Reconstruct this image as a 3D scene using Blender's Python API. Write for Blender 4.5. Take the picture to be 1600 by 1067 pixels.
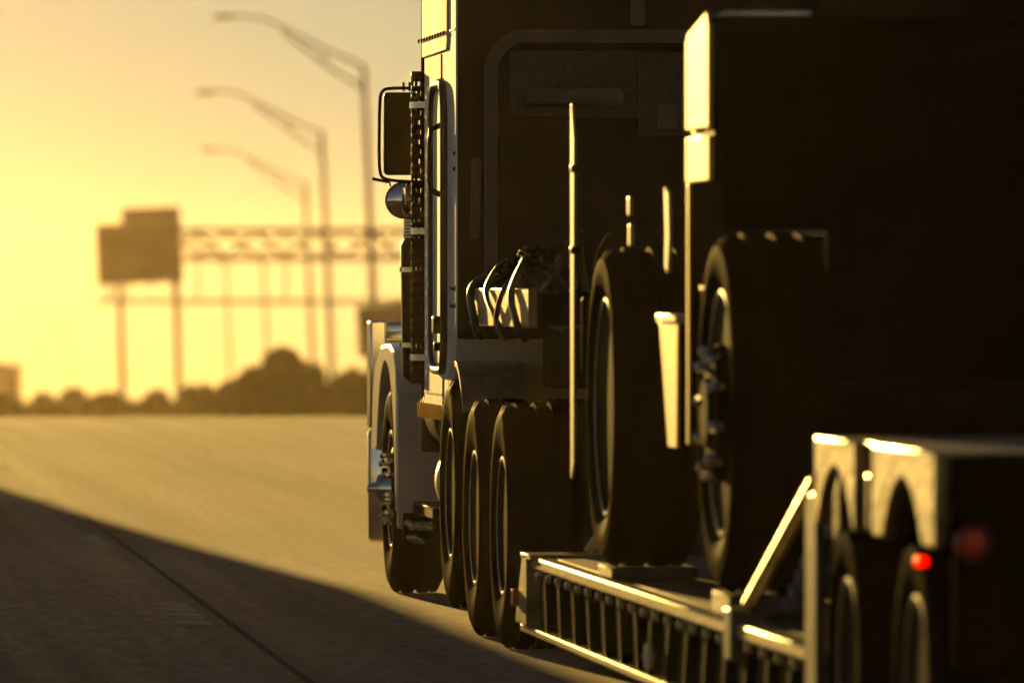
import bpy, bmesh, math, random
from mathutils import Vector, Matrix
R = math.radians
rnd = random.Random(7)
for o in list(bpy.data.objects): bpy.data.objects.remove(o)
scn = bpy.context.scene
col = scn.collection

# ------------------------------------------------------------------ camera
# X right of the camera's path, Y along the truck's heading, Z up from the road.
CAM = Vector((0, 0, 1.53))
FPX = 13900.0                               # focal length in photo pixels (a 313 mm telephoto)
YAW = math.atan(1250 / FPX); PITCH = math.atan(83.5 / FPX)
cd = bpy.data.cameras.new('camera'); cam = bpy.data.objects.new('camera', cd); col.objects.link(cam)
cam.location = CAM; cam.rotation_euler = (R(90) - PITCH, 0, -YAW)
cd.sensor_width = 36; cd.lens = FPX / 1600 * 36; cd.clip_start = .5; cd.clip_end = 20000
cd.dof.use_dof = True; cd.dof.focus_distance = 41.0; cd.dof.aperture_fstop = 4.1; cd.dof.aperture_blades = 9
scn.camera = cam
_m = cam.rotation_euler.to_matrix()
def at(px, py, Y):                          # the place at depth Y that a photo pixel points to
    d = _m @ Vector(((px - 800) / FPX, (533.5 - py) / FPX, -1)); return CAM + d * (Y / d.y)

# ------------------------------------------------------------------ sky, sun, exposure
SUN_AZ, SUN_EL = 4.2, 4.2                  # degrees left of the truck's heading, and up
GRADE = R(0.9)                              # the road climbs: the true level lies a little below Z = 0's
w = bpy.data.worlds.new('World'); scn.world = w; w.use_nodes = True
nt = w.node_tree; nt.nodes.clear()
out = nt.nodes.new('ShaderNodeOutputWorld'); bg = nt.nodes.new('ShaderNodeBackground')
sky = nt.nodes.new('ShaderNodeTexSky'); sky.sky_type = 'NISHITA'; sky.sun_disc = False
sky.sun_elevation = R(SUN_EL); sky.sun_rotation = R(-SUN_AZ); sky.dust_density = 0.0; sky.air_density = 0.6; sky.ozone_density = 1.0
tc = nt.nodes.new('ShaderNodeTexCoord'); mp = nt.nodes.new('ShaderNodeMapping'); mp.inputs['Rotation'].default_value = (GRADE, 0, 0)
nt.links.new(tc.outputs['Generated'], mp.inputs['Vector']); nt.links.new(mp.outputs[0], sky.inputs[0])
nt.links.new(sky.outputs[0], bg.inputs[0]); bg.inputs[1].default_value = .05; nt.links.new(bg.outputs[0], out.inputs[0])
S = Vector((-math.sin(R(SUN_AZ)) * math.cos(R(SUN_EL)), math.cos(R(SUN_AZ)) * math.cos(R(SUN_EL)), math.sin(R(SUN_EL))))
sd = bpy.data.lights.new('sun', 'SUN'); sun = bpy.data.objects.new('sun', sd); col.objects.link(sun)
sd.energy = 5.0; sd.angle = R(.45); sd.color = (1, .74, .24)
sun.rotation_euler = S.to_track_quat('Z', 'Y').to_euler()
vs = scn.view_settings; vs.view_transform = 'Standard'; vs.look = 'None'; vs.gamma = 1; vs.use_curve_mapping = False
vs.exposure = 0.35
vs.use_white_balance = True; vs.white_balance_temperature = 9200; vs.white_balance_tint = 20

# ------------------------------------------------------------------ materials
MATS = {}
def mat(name, base, rough=.5, metal=0, var=0.0, scale=8, coat=0, bump=0, bscale=60, emit=None, estr=0, spec=.5, stretch=None, trans=0, dirt=None, ior=1.5):
    m = bpy.data.materials.new(name); m.use_nodes = True; n = m.node_tree; b = n.nodes['Principled BSDF']
    b.inputs['Base Color'].default_value = (*base, 1); b.inputs['Roughness'].default_value = rough; b.inputs['Metallic'].default_value = metal
    b.inputs['Coat Weight'].default_value = coat; b.inputs['Coat Roughness'].default_value = .06; b.inputs['Specular IOR Level'].default_value = spec
    b.inputs['Transmission Weight'].default_value = trans; b.inputs['IOR'].default_value = ior
    t = n.nodes.new('ShaderNodeTexCoord'); mpn = n.nodes.new('ShaderNodeMapping'); n.links.new(t.outputs['Object'], mpn.inputs[0])
    if stretch: mpn.inputs['Scale'].default_value = stretch
    nz = n.nodes.new('ShaderNodeTexNoise'); nz.inputs['Scale'].default_value = scale; nz.inputs['Detail'].default_value = 6; n.links.new(mpn.outputs[0], nz.inputs['Vector'])
    if var:
        rp = n.nodes.new('ShaderNodeMapRange'); rp.inputs[1].default_value = .3; rp.inputs[2].default_value = .7
        n.links.new(nz.outputs[0], rp.inputs[0])
        mx = n.nodes.new('ShaderNodeMix'); mx.data_type = 'RGBA'; n.links.new(rp.outputs[0], mx.inputs['Factor'])
        d = dirt or [c * (1 - var) for c in base]
        mx.inputs['A'].default_value = (*d, 1); mx.inputs['B'].default_value = (*[min(1, c * (1 + var * .4)) for c in base], 1)
        n.links.new(mx.outputs['Result'], b.inputs['Base Color'])
        rr = n.nodes.new('ShaderNodeMapRange'); rr.inputs[3].default_value = min(1, rough * 1.3); rr.inputs[4].default_value = rough * .85
        n.links.new(nz.outputs[0], rr.inputs[0]); n.links.new(rr.outputs[0], b.inputs['Roughness'])
    if bump:
        nb = n.nodes.new('ShaderNodeTexNoise'); nb.inputs['Scale'].default_value = bscale; nb.inputs['Detail'].default_value = 4; n.links.new(t.outputs['Object'], nb.inputs['Vector'])
        bp = n.nodes.new('ShaderNodeBump'); bp.inputs['Strength'].default_value = bump; bp.inputs['Distance'].default_value = .01
        n.links.new(nb.outputs[0], bp.inputs['Height']); n.links.new(bp.outputs[0], b.inputs['Normal'])
    if emit:
        b.inputs['Emission Color'].default_value = (*emit, 1); b.inputs['Emission Strength'].default_value = estr
    MATS[name] = m; return m
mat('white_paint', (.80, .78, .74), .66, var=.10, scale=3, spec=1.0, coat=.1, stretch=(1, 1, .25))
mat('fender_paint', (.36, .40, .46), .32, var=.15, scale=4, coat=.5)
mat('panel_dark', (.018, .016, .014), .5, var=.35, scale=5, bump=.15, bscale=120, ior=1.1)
mat('panel_trim', (.055, .052, .05), .5, var=.3, scale=6)
mat('tread_plate', (.03, .03, .028), .5, metal=.3, var=.4, scale=30, bump=.5, bscale=90)
mat('chrome', (.78, .77, .74), .14, metal=1, var=.12, scale=6)
mat('brushed', (.5, .49, .46), .3, metal=1, var=.25, scale=14)
mat('rubber', (.007, .0066, .006), .5, var=.3, scale=12, bump=.12, bscale=140, ior=1.006)
mat('hose_rubber', (.02, .019, .018), .35)
mat('steel_black', (.012, .0115, .011), .35, var=.5, scale=9, bump=.08, bscale=80, ior=1.06)
mat('steel_rim', (.013, .013, .014), .35, var=.4, scale=9, ior=1.02)
mat('cab_dark', (.007, .006, .005), .5, var=.3, scale=4, ior=1.003)
mat('fender_worn', (.24, .18, .09), .35, metal=.75, var=.8, scale=5, bump=.7, bscale=14)
mat('lip', (.34, .32, .28), .38, metal=.6, var=.4, scale=18)
mat('trailer_paint', (.028, .025, .02), .3, var=.5, scale=5, bump=.2, bscale=50, dirt=(.04, .034, .026))
mat('rail_worn', (.30, .23, .11), .34, var=.75, scale=7, metal=.75, bump=.3, bscale=40)
mat('plank_wood', (.12, .085, .055), .65, var=.5, scale=5, stretch=(6, .4, 6), bump=.4, bscale=30)
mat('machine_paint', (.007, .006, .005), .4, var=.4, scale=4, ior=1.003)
mat('machine_sunlit', (.52, .36, .13), .5, metal=.75, var=.45, scale=6, stretch=(1, 4, .4), coat=.2)  # sunlit side of the machine, the light put into its colour
mat('guard_pale', (.26, .27, .21), .44, var=.25, scale=7)
mat('glass_dark', (.012, .013, .014), .06, spec=.6)
mat('mirror_glass', (.7, .7, .7), .03, metal=1)
mat('amber_lens', (.90, .42, .07), .62, emit=(1, .42, .06), estr=.06)
mat('red_lens', (.30, .015, .012), .2, coat=.5)
mat('red_lit', (.5, .01, .01), .3, emit=(1, .004, .002), estr=2.2)
mat('red_dim', (.16, .012, .01), .3, emit=(1, .02, .01), estr=.004)
mat('red_led', (.4, .01, .01), .3, emit=(1, .01, .005), estr=.35)
mat('clear_lens', (.75, .68, .5), .15, coat=.5)
mat('galvanised', (.32, .32, .31), .45, metal=.5, var=.2, scale=5)
mat('sign_back', (.16, .12, .09), .55, var=.25, scale=.8)
mat('sign_green', (.02, .10, .055), .5, var=.15, scale=2)
mat('concrete', (.34, .32, .29), .8, var=.25, scale=2, bump=.3, bscale=12)
mat('bark', (.07, .05, .035), .85, var=.4, scale=6)
mat('leaf', (.055, .07, .025), .6, var=.5, scale=3)
mat('leaf_dry', (.085, .075, .03), .6, var=.5, scale=3)
mat('building_wall', (.30, .28, .26), .8, var=.2, scale=.5)
mat('window_glass', (.04, .05, .06), .1)
mat('paint_line', (.42, .35, .27), .85, var=.7, scale=3, dirt=(.11, .095, .075), bump=.3, bscale=120)
mat('tar', (.075, .058, .04), .95, spec=.2)
mat('grass', (.07, .075, .03), .9, var=.5, scale=.3)

# ------------------------------------------------------------------ building helpers
ABS = {}                                    # absolute centre of each object (local frame for leaning things)
def setp(o, label=None, cat=None, group=None, kind=None):
    if label: o['label'] = label
    if cat: o['category'] = cat
    if group: o['group'] = group
    if kind: o['kind'] = kind
    return o
def thing(name, label, cat, loc=(0, 0, 0), group=None, local=False, rot=None):
    o = bpy.data.objects.new(name, None); col.objects.link(o); o.location = loc; o.empty_display_size = .3
    if rot: o.rotation_euler = rot
    ABS[o] = Vector((0, 0, 0)) if local else Vector(loc)
    return setp(o, label, cat, group)
def finish(name, bm, m, parent=None, sharp=20, smooth=True):
    vs_ = [v.co for v in bm.verts]
    lo = Vector([min(v[i] for v in vs_) for i in range(3)]); hi = Vector([max(v[i] for v in vs_) for i in range(3)])
    c = (lo + hi) / 2
    for v in bm.verts: v.co -= c
    me = bpy.data.meshes.new(name); bm.to_mesh(me); bm.free()
    me.materials.append(MATS[m] if isinstance(m, str) else m)
    if smooth:
        me.polygons.foreach_set('use_smooth', [True] * len(me.polygons)); me.set_sharp_from_angle(angle=R(sharp))
    o = bpy.data.objects.new(name, me); col.objects.link(o); ABS[o] = c
    if parent is not None: o.parent = parent; o.location = c - ABS[parent]
    else: o.location = c
    return o
def dup(o, parent, c):                      # a copy of a part (and its sub-parts) at absolute centre c
    n = o.copy(); col.objects.link(n); n.parent = parent; ABS[n] = Vector(c); n.location = ABS[n] - ABS[parent]
    for ch in list(o.children):
        k = ch.copy(); col.objects.link(k); k.parent = n; ABS[k] = ABS[n] + ch.location
    return n
def dup_tree(o, parent=None):
    n = o.copy(); col.objects.link(n); n.parent = parent; ABS[n] = ABS[o].copy()
    for ch in list(o.children): dup_tree(ch, n)
    return n
def bm_box(bm, x0, x1, y0, y1, z0, z1):
    v = [bm.verts.new((x, y, z)) for z in (z0, z1) for y in (y0, y1) for x in (x0, x1)]
    fs = [bm.faces.new([v[i] for i in f]) for f in ((0, 2, 3, 1), (4, 5, 7, 6), (0, 1, 5, 4), (2, 6, 7, 3), (0, 4, 6, 2), (1, 3, 7, 5))]
    return v, fs
def bevel(bm, off, seg=2):
    if off: bmesh.ops.bevel(bm, geom=list(bm.edges), offset=off, segments=seg, affect='EDGES', profile=.5, clamp_overlap=True)
def box(name, x, y, z, m, parent=None, b=.008, seg=2):
    bm = bmesh.new(); bm_box(bm, x[0], x[1], y[0], y[1], z[0], z[1]); bevel(bm, b, seg); return finish(name, bm, m, parent)
def prism(name, poly, lo, hi, axis, m, parent=None, b=.006, seg=2):
    # axis 'x': poly is (y, z); axis 'y': poly is (x, z); axis 'z': poly is (x, y)
    bm = bmesh.new()
    f = {'x': lambda p, t: (t, p[0], p[1]), 'y': lambda p, t: (p[0], t, p[1]), 'z': lambda p, t: (p[0], p[1], t)}[axis]
    a = [bm.verts.new(f(p, lo)) for p in poly]; c = [bm.verts.new(f(p, hi)) for p in poly]; n = len(poly)
    bm.faces.new(a); bm.faces.new(c[::-1])
    for i in range(n): bm.faces.new((a[i], c[i], c[(i + 1) % n], a[(i + 1) % n]))
    bmesh.ops.recalc_face_normals(bm, faces=bm.faces)
    if b: bmesh.ops.bevel(bm, geom=[e for e in bm.edges if e.calc_face_angle(0) > .35], offset=b, segments=seg, affect='EDGES', profile=.5, clamp_overlap=True)
    return finish(name, bm, m, parent)
def bm_tube(bm, pts, r, seg=10, closed=False, caps=True):
    pts = [Vector(p) for p in pts]; n = len(pts); rings = []; rr = r if isinstance(r, (list, tuple)) else [r] * n
    up = None
    for i, p in enumerate(pts):
        a = pts[i - 1] if (i or closed) else p; c = pts[(i + 1) % n] if (i < n - 1 or closed) else p
        t = (c - a).normalized()
        if up is None: up = Vector((0, 0, 1)) if abs(t.z) < .9 else Vector((0, 1, 0))
        s = t.cross(up).normalized(); up = s.cross(t).normalized()
        rings.append([bm.verts.new(p + (s * math.cos(k * 2 * math.pi / seg) + up * math.sin(k * 2 * math.pi / seg)) * rr[i]) for k in range(seg)])
    for i in range(n if closed else n - 1):
        a, c = rings[i], rings[(i + 1) % n]
        for k in range(seg): bm.faces.new((a[k], a[(k + 1) % seg], c[(k + 1) % seg], c[k]))
    if caps and not closed: bm.faces.new(rings[0][::-1]); bm.faces.new(rings[-1])
def tube(name, pts, r, m, parent=None, seg=10, closed=False):
    bm = bmesh.new(); bm_tube(bm, pts, r, seg, closed); bmesh.ops.recalc_face_normals(bm, faces=bm.faces); return finish(name, bm, m, parent, 50)
def soft(pts, n_=2):                        # round off a path's corners
    pts = [Vector(p) for p in pts]
    for _ in range(n_):
        q = [pts[0]]
        for a, c in zip(pts, pts[1:]): q += [a.lerp(c, .25), a.lerp(c, .75)]
        pts = q + [pts[-1]]
    return pts
def lathe(name, prof, c, m, parent=None, axis='x', seg=48, closed=False, sharp=30):
    bm = bmesh.new(); c = Vector(c); rings = []
    for (t, r) in prof:
        ring = []
        for k in range(seg):
            a = 2 * math.pi * k / seg; u, v = r * math.cos(a), r * math.sin(a)
            ring.append(bm.verts.new(c + {'x': Vector((t, u, v)), 'y': Vector((u, t, v)), 'z': Vector((u, v, t))}[axis]))
        rings.append(ring)
    n = len(prof)
    for i in range(n if closed else n - 1):
        a, d = rings[i], rings[(i + 1) % n]
        for k in range(seg): bm.faces.new((a[k], a[(k + 1) % seg], d[(k + 1) % seg], d[k]))
    if not closed:
        for rg in (rings[0], rings[-1]):
            if prof[rings.index(rg)][1] > 1e-4: bm.faces.new(rg)
    bmesh.ops.remove_doubles(bm, verts=bm.verts, dist=1e-5)
    bmesh.ops.recalc_face_normals(bm, faces=bm.faces)
    return finish(name, bm, m, parent, sharp)
def arc(cx, cy, r, a0, a1, n):
    return [(cx + r * math.cos(R(a0 + (a1 - a0) * i / n)), cy + r * math.sin(R(a0 + (a1 - a0) * i / n))) for i in range(n + 1)]
def rrect(y0, y1, z0, z1, r, n=6):
    return arc(y1 - r, z1 - r, r, 0, 90, n) + arc(y0 + r, z1 - r, r, 90, 180, n) + arc(y0 + r, z0 + r, r, 180, 270, n) + arc(y1 - r, z0 + r, r, 270, 360, n)

def tyre_prof(Rt, w, r0):                   # from the left face to the right one, tread grooves cut in
    h = w / 2; g = .014
    p = [(-h * .72, r0), (-h * .86, r0 + .012), (-h * .97, r0 + (Rt - r0) * .35), (-h, r0 + (Rt - r0) * .55), (-h * .97, r0 + (Rt - r0) * .78), (-h * .90, Rt - .03), (-h * .82, Rt - .008), (-h * .76, Rt)]
    gr = []
    for t in (-.45, -.05, .05, .45):
        gr += [((t - .06) * h * 1.2, Rt + .002), ((t - .05) * h * 1.2, Rt - g), ((t + .05) * h * 1.2 - .004, Rt - g), ((t + .06) * h * 1.2 - .004, Rt + .002)]
    gr = [gr[0], gr[1], gr[2], gr[3], (-.012, Rt + .003), (-.01, Rt - g), (.01, Rt - g), (.012, Rt + .003)] + gr[12:]
    return p + gr + [(-a, b) for a, b in p[::-1]]
def make_wheel(name, parent, c, side, Rt=.52, w=.27, r0=.29, kind='drive', rimmat='steel_rim'):
    """side -1: the outer face looks to -X."""
    c = Vector(c); s = side
    t = lathe(name, tyre_prof(Rt, w, r0), c, 'rubber', parent, seg=96)
    h = w / 2
    for v in t.data.vertices:                          # shoulder lugs and sidewall rings
        rr_ = math.hypot(v.co.y, v.co.z); k_ = round(math.atan2(v.co.z, v.co.y) / math.tau * 96) % 4
        if rr_ > Rt - .04 and abs(v.co.x) > h * .62 and k_ in (0, 1):
            f_ = (rr_ - (.016 if rr_ > Rt - .015 else .008)) / rr_; v.co.y *= f_; v.co.z *= f_
        elif rr_ > Rt - .005 and k_ == 2: v.co.y *= .994; v.co.z *= .994
    if kind == 'steer':
        rp = [(s * h * .80, r0 + .004), (s * h * .84, r0 - .012), (s * h * .60, r0 - .03), (s * h * .78, r0 - .07), (s * h * .92, .15), (s * h * .92, .10)]
        hp = [(s * h * .9, .085), (s * h * 1.2, .08), (s * h * 1.4, .065), (s * h * 1.45, .035), (s * h * 1.75, .018), (s * h * 1.8, .0)]
        nr, nx = .165, s * h * 1.05
    elif kind == 'planet':
        rp = [(s * h * .82, r0 + .004), (s * h * .86, r0 - .015), (s * h * .45, r0 - .035), (s * h * .25, r0 - .10), (s * h * .45, .25), (s * h * .55, .20)]
        hp = [(s * h * .5, .235), (s * h * .95, .225), (s * h * 1.08, .20), (s * h * 1.10, .12), (s * h * 1.22, .11), (s * h * 1.22, .0)]
        nr, nx = .205, s * h * 1.12
    else:
        rp = [(s * h * .80, r0 + .004), (s * h * .85, r0 - .012), (s * h * .70, r0 - .028), (s * h * -.2, r0 - .045), (s * h * -.35, .2), (s * h * -.3, .12)]
        hp = [(s * h * -.35, .13), (s * h * .3, .115), (s * h * .55, .10), (s * h * .6, .07), (s * h * .6, .0)]
        nr, nx = .168, s * h * -.18
    rim = lathe('rim', [(a, b) for a, b in rp] + [(rp[-1][0], .0)], c, rimmat, t, seg=48)
    lathe('rim_lip', [(s * h * .80, r0 + .004), (s * h * .88, r0 + .006), (s * h * .89, r0 - .006), (s * h * .84, r0 - .012), (s * h * .79, r0 - .008)], c, 'lip', t, seg=48, closed=True)
    lathe('hub', hp, c, 'chrome' if kind == 'steer' else 'steel_rim', t, seg=28)
    nut = None
    for k in range(10):
        a = k * math.tau / 10 + .2; p = c + Vector((nx, nr * math.cos(a), nr * math.sin(a)))
        if nut is None:
            nut = lathe('lug_nut', [(-s * .03, .019), (s * .018, .018), (s * .03, .010), (s * .031, 0)], p, 'chrome' if kind != 'drive' else 'brushed', t, seg=8); ABS[nut] = ABS[nut]
            base = ABS[nut] - p
        else: dup(nut, t, p + base)
    return t
def copy_wheel(wl, parent, c0, c1):
    return dup(wl, parent, ABS[wl] + (Vector(c1) - Vector(c0)))

# ------------------------------------------------------------------ ground and road
def hill(y):                                # the road climbs to a crest near 108 m, then runs down to the level
    if y < 92: return 0.0
    if y < 140: return -.025 * (y - 92) ** 2 / 96
    if y < 350: return -.6 - .025 * (y - 140)
    return -5.85 - .015 * (y - 350)
YS = [-60, -20, 0, 20, 40, 60, 80, 92] + [92 + 4 * i for i in range(1, 13)] + [160, 200, 250, 300, 350, 450, 600, 900, 1300, 1620]
def curve_x(y):                             # the road bends left beyond the crest
    return 0 if y < 150 else -((y - 150) ** 2) / 9000
def sheet(name, xa, xb, dz, m, ys=YS, bend=True, kind='structure', slant=0.0):
    bm = bmesh.new(); prev = None
    for y in ys:
        cx = (curve_x(y) if bend else 0) + slant * y
        cur = [bm.verts.new((x + cx, y, hill(y) + dz)) for x in (xa, xb)]
        if prev: bm.faces.new((prev[0], prev[1], cur[1], cur[0]))
        prev = cur
    o = finish(name, bm, m); o['kind'] = kind; return o

m = bpy.data.materials.new('asphalt'); m.use_nodes = True; MATS['asphalt'] = m
n = m.node_tree; b = n.nodes['Principled BSDF']; L = n.links.new
geo = n.nodes.new('ShaderNodeNewGeometry')
def noise(scale, vec, stretch=None, detail=5):
    z = n.nodes.new('ShaderNodeTexNoise'); z.inputs['Scale'].default_value = scale; z.inputs['Detail'].default_value = detail
    if stretch:
        q = n.nodes.new('ShaderNodeMapping'); q.inputs['Scale'].default_value = stretch; L(vec, q.inputs[0]); vec = q.outputs[0]
    L(vec, z.inputs['Vector']); return z.outputs[0]
streak = noise(1.0, geo.outputs['Position'], (1.6, .022, 1))
blot = noise(.35, geo.outputs['Position'], (1, .25, 1))
grit = noise(90, geo.outputs['Position'], None, 2)
def ramp(src, a, c, lo, hi):
    z = n.nodes.new('ShaderNodeMapRange'); z.inputs[1].default_value = a; z.inputs[2].default_value = c; z.inputs[3].default_value = lo; z.inputs[4].default_value = hi; L(src, z.inputs[0]); return z.outputs[0]
mul = n.nodes.new('ShaderNodeMath'); mul.operation = 'MULTIPLY'; L(ramp(streak, .32, .68, .35, 1.5), mul.inputs[0]); L(ramp(blot, .3, .7, .8, 1.15), mul.inputs[1])
mid = noise(1.0, geo.outputs['Position'], (16, 2.2, 1), 8); mul3 = n.nodes.new('ShaderNodeMath'); mul3.operation = 'MULTIPLY'; L(mul.outputs[0], mul3.inputs[0]); L(ramp(mid, .3, .7, .72, 1.28), mul3.inputs[1])
mul2 = n.nodes.new('ShaderNodeMath'); mul2.operation = 'MULTIPLY'; L(mul3.outputs[0], mul2.inputs[0]); L(ramp(grit, .3, .7, .7, 1.3), mul2.inputs[1])
vm = n.nodes.new('ShaderNodeVectorMath'); vm.operation = 'SCALE'; vm.inputs[0].default_value = (.29, .215, .13); L(mul2.outputs[0], vm.inputs['Scale']); L(vm.outputs[0], b.inputs['Base Color'])
L(ramp(streak, .3, .7, 1.0, .84), b.inputs['Roughness'])
tine = n.nodes.new('ShaderNodeTexWave'); tine.wave_type = 'BANDS'; tine.bands_direction = 'Y'; tine.inputs['Scale'].default_value = 6; tine.inputs['Distortion'].default_value = .6; L(geo.outputs['Position'], tine.inputs['Vector'])
addn = n.nodes.new('ShaderNodeMath'); addn.operation = 'MULTIPLY_ADD'; L(tine.outputs['Fac'], addn.inputs[0]); addn.inputs[1].default_value = .35; L(grit, addn.inputs[2])
bp = n.nodes.new('ShaderNodeBump'); bp.inputs['Strength'].default_value = .35; bp.inputs['Distance'].default_value = .006; L(addn.outputs[0], bp.inputs['Height']); L(bp.outputs[0], b.inputs['Normal'])

sheet('ground', -900, 900, -.10, 'grass', bend=False)
sheet('road', -3.6, 16.5, 0.0, 'asphalt')
joint = sheet('road_joint', 2.045, 2.082, .004, 'tar', ys=[y for y in YS if 0 <= y <= 160], bend=True, slant=.0071)
joint.name = 'road_joint'
# worn white lane dashes beside the joint, 12 m apart
for k, y0 in enumerate((40.2, 52.0, 63.9, 75.8, 87.7)):
    bm = bmesh.new(); xs = lambda y: 2.06 + .0071 * y
    pts = [(xs(y0) - .24, y0), (xs(y0) - .08, y0), (xs(y0 + 3.1) - .08, y0 + 3.1), (xs(y0 + 3.1) - .24, y0 + 3.1)]
    bm.faces.new([bm.verts.new((x, y, .005)) for x, y in pts]); o = finish('lane_dash', bm, 'paint_line'); o['kind'] = 'structure'

# unseen wall added left of the view to cast shade on the near lane
wall = thing('shade_wall', 'unseen concrete wall added left of the view to shade the near lane', 'wall', (-3.3, 80, 0))
WH = 2.0
lat = WH / math.tan(R(SUN_EL)) * math.sin(R(SUN_AZ)); lon = WH / math.tan(R(SUN_EL)) * math.cos(R(SUN_AZ))
edge = [(33.0, 3.46), (35.0, 3.42), (44.3, 3.30), (51.6, 2.90), (60, 2.52), (68.6, 2.20), (80, 1.7), (96, 1.1)]
wp = [(-3.4, 53.0)] + [(x - lat, y + lon) for y, x in edge]
for i in range(len(wp) - 1):
    (xa, ya), (xb, yb) = wp[i], wp[i + 1]
    prism('shade_wall_panel', [(xa - .2, ya), (xa, ya), (xb, yb), (xb - .2, yb)], -.3, WH, 'z', 'concrete', wall, b=.012)
    prism('shade_wall_post', [(xa - .28, ya - .12), (xa - .03, ya - .12), (xa - .03, ya + .12), (xa - .28, ya + .12)], -.3, WH - .04, 'z', 'concrete', wall, b=.01)

# ------------------------------------------------------------------ towing tractor
XL, XR = 3.36, 5.86
T = thing('semi_truck', 'white long-nosed semi truck in low sun, seen from behind', 'truck', (4.61, 41, 0))
prof = [(42.0, .96), (40.98, .96), (40.62, 1.03), (40.34, 1.14), (40.22, 1.28), (40.2, 1.4), (40.2, 3.6), (40.35, 3.85), (40.8, 3.98), (42.0, 3.98)]
sleeper = prism('sleeper', prof, XL, XR, 'x', 'white_paint', T, b=.02, seg=2)
# overhanging upper side fairing and its seams
prism('side_fairing', [(42.02, 2.62), (40.64, 2.62), (40.60, 2.66), (40.60, 3.9), (42.02, 3.9)], XL - .010, XL + .02, 'x', 'white_paint', T, b=.003)
for z in (2.70,): box('seam_strip', (XL - .004, XL + .02), (40.24, 40.59), (z, z + .008), 'panel_dark', T, b=0)
box('seam_strip', (XL - .005, XL + .02), (41.0, 41.008), (2.47, 2.61), 'panel_dark', T, b=0)
box('seam_strip', (XL - .005, XL + .02), (40.9, 40.905), (.99, 1.12), 'panel_dark', T, b=0)
box('skirt_seam', (XL - .004, XL + .02), (40.95, 41.98), (1.035, 1.043), 'panel_dark', T, b=0)
riv = None
for (y, z) in [(40.25, 2.14), (40.25, 2.07), (40.42, 1.53), (40.33, 1.53), (40.25, 1.53), (40.42, 1.45), (40.33, 1.45), (40.25, 1.45)] + [(40.7 + .16 * i, 2.70) for i in range(10)] + [(40.95 + .12 * i, 2.49) for i in range(3)]:
    if riv is None: riv = lathe('rivet', [(0.0, .011), (-.008, .008), (-.011, .0)], (XL - (.011 if z > 2.6 else 0), y, z), 'panel_dark', T, seg=8); r0_ = ABS[riv] - Vector((XL, y, z))
    else: dup(riv, T, Vector((XL - (.011 if z > 2.6 else 0), y, z)) + r0_)
# the sleeper's access door with its black rubber seal
door = prism('access_door', rrect(40.72, 41.36, 1.18, 2.44, .14), XL - .012, XL + .02, 'x', 'white_paint', T, b=.006)
tube('door_seal', [(XL - .012, y, z) for y, z in rrect(40.69, 41.39, 1.15, 2.47, .17, 8)], .021, 'hose_rubber', door, seg=8, closed=True)
tube('grab_handle', [(XL - .012, 40.92, 2.28), (XL - .055, 40.92, 2.26), (XL - .06, 40.92, 2.2), (XL - .06, 40.92, 2.02), (XL - .055, 40.92, 1.98), (XL - .012, 40.92, 1.96)], .014, 'steel_black', door)
box('door_latch', (XL - .05, XL - .01), (40.86, 40.96), (1.32, 1.40), 'steel_black', door)
box('door_latch', (XL - .045, XL - .01), (40.88, 40.93), (1.24, 1.28), 'steel_black', door)
# row of amber markers under the sleeper
ml = None
for i in range(7):
    c = Vector((XL - .010, 41.02 + .19 * i, .955))
    if ml is None: ml = lathe('marker_light', [(-.036, 0), (-.036, .008), (-.028, .0125), (.024, .0125), (.033, .008), (.036, 0)], c, 'amber_lens', T, axis='z', seg=16); mo = ABS[ml] - c
    else: dup(ml, T, c + mo)
box('light_rail', (XL + .06, XL + .12), (40.98, 42.3), (.885, .962), 'chrome', T, b=.005)

# rear wall of the sleeper: dark colour puts shade on what is white paint
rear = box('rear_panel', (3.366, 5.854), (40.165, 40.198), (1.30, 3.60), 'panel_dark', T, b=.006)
def arch_frame(name, x0, x1, z0, z1, r, wd, y0, y1, m, parent):
    outer = [(x0, z0)] + [(p, q) for p, q in arc(x0 + r, z1 - r, r, 180, 90, 10)] + [(p, q) for p, q in arc(x1 - r, z1 - r, r, 90, 0, 10)] + [(x1, z0)]
    ri = r - wd
    inner = [(x0 + wd, z0)] + arc(x0 + r, z1 - r, ri, 180, 90, 10) + arc(x1 - r, z1 - r, ri, 90, 0, 10) + [(x1 - wd, z0)]
    bm = bmesh.new(); rows = []
    for y in (y0, y1): rows.append(([bm.verts.new((p, y, q)) for p, q in outer], [bm.verts.new((p, y, q)) for p, q in inner]))
    (oa, ia), (ob, ib) = rows; k = len(oa)
    for i in range(k - 1):
        bm.faces.new((oa[i], oa[i + 1], ia[i + 1], ia[i])); bm.faces.new((ob[i], ib[i], ib[i + 1], ob[i + 1]))
        bm.faces.new((oa[i], ob[i], ob[i + 1], oa[i + 1])); bm.faces.new((ia[i], ia[i + 1], ib[i + 1], ib[i]))
    bm.faces.new((oa[0], ia[0], ib[0], ob[0])); bm.faces.new((oa[-1], ob[-1], ib[-1], ia[-1]))
    bmesh.ops.recalc_face_normals(bm, faces=bm.faces); return finish(name, bm, m, parent)
arch_frame('arch_trim', 3.485, 5.735, 1.5, 2.70, .20, .058, 40.125, 40.164, 'panel_trim', T)
box('back_plate', (3.60, 4.98), (40.145, 40.164), (2.30, 2.60), 'tread_plate', T)
box('light_bar', (3.66, 4.11), (40.07, 40.14), (2.355, 2.43), 'panel_trim', T, b=.02, seg=3)
pl = box('badge_plate', (4.19, 4.55), (40.12, 40.16), (2.22, 2.585), 'tread_plate', T)
box('badge', (4.27, 4.36), (40.105, 40.119), (2.25, 2.36), 'panel_trim', pl, b=.01)
box('vertical_strap', (4.15, 4.215), (40.14, 40.164), (2.72, 3.4), 'panel_trim', T)
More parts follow.
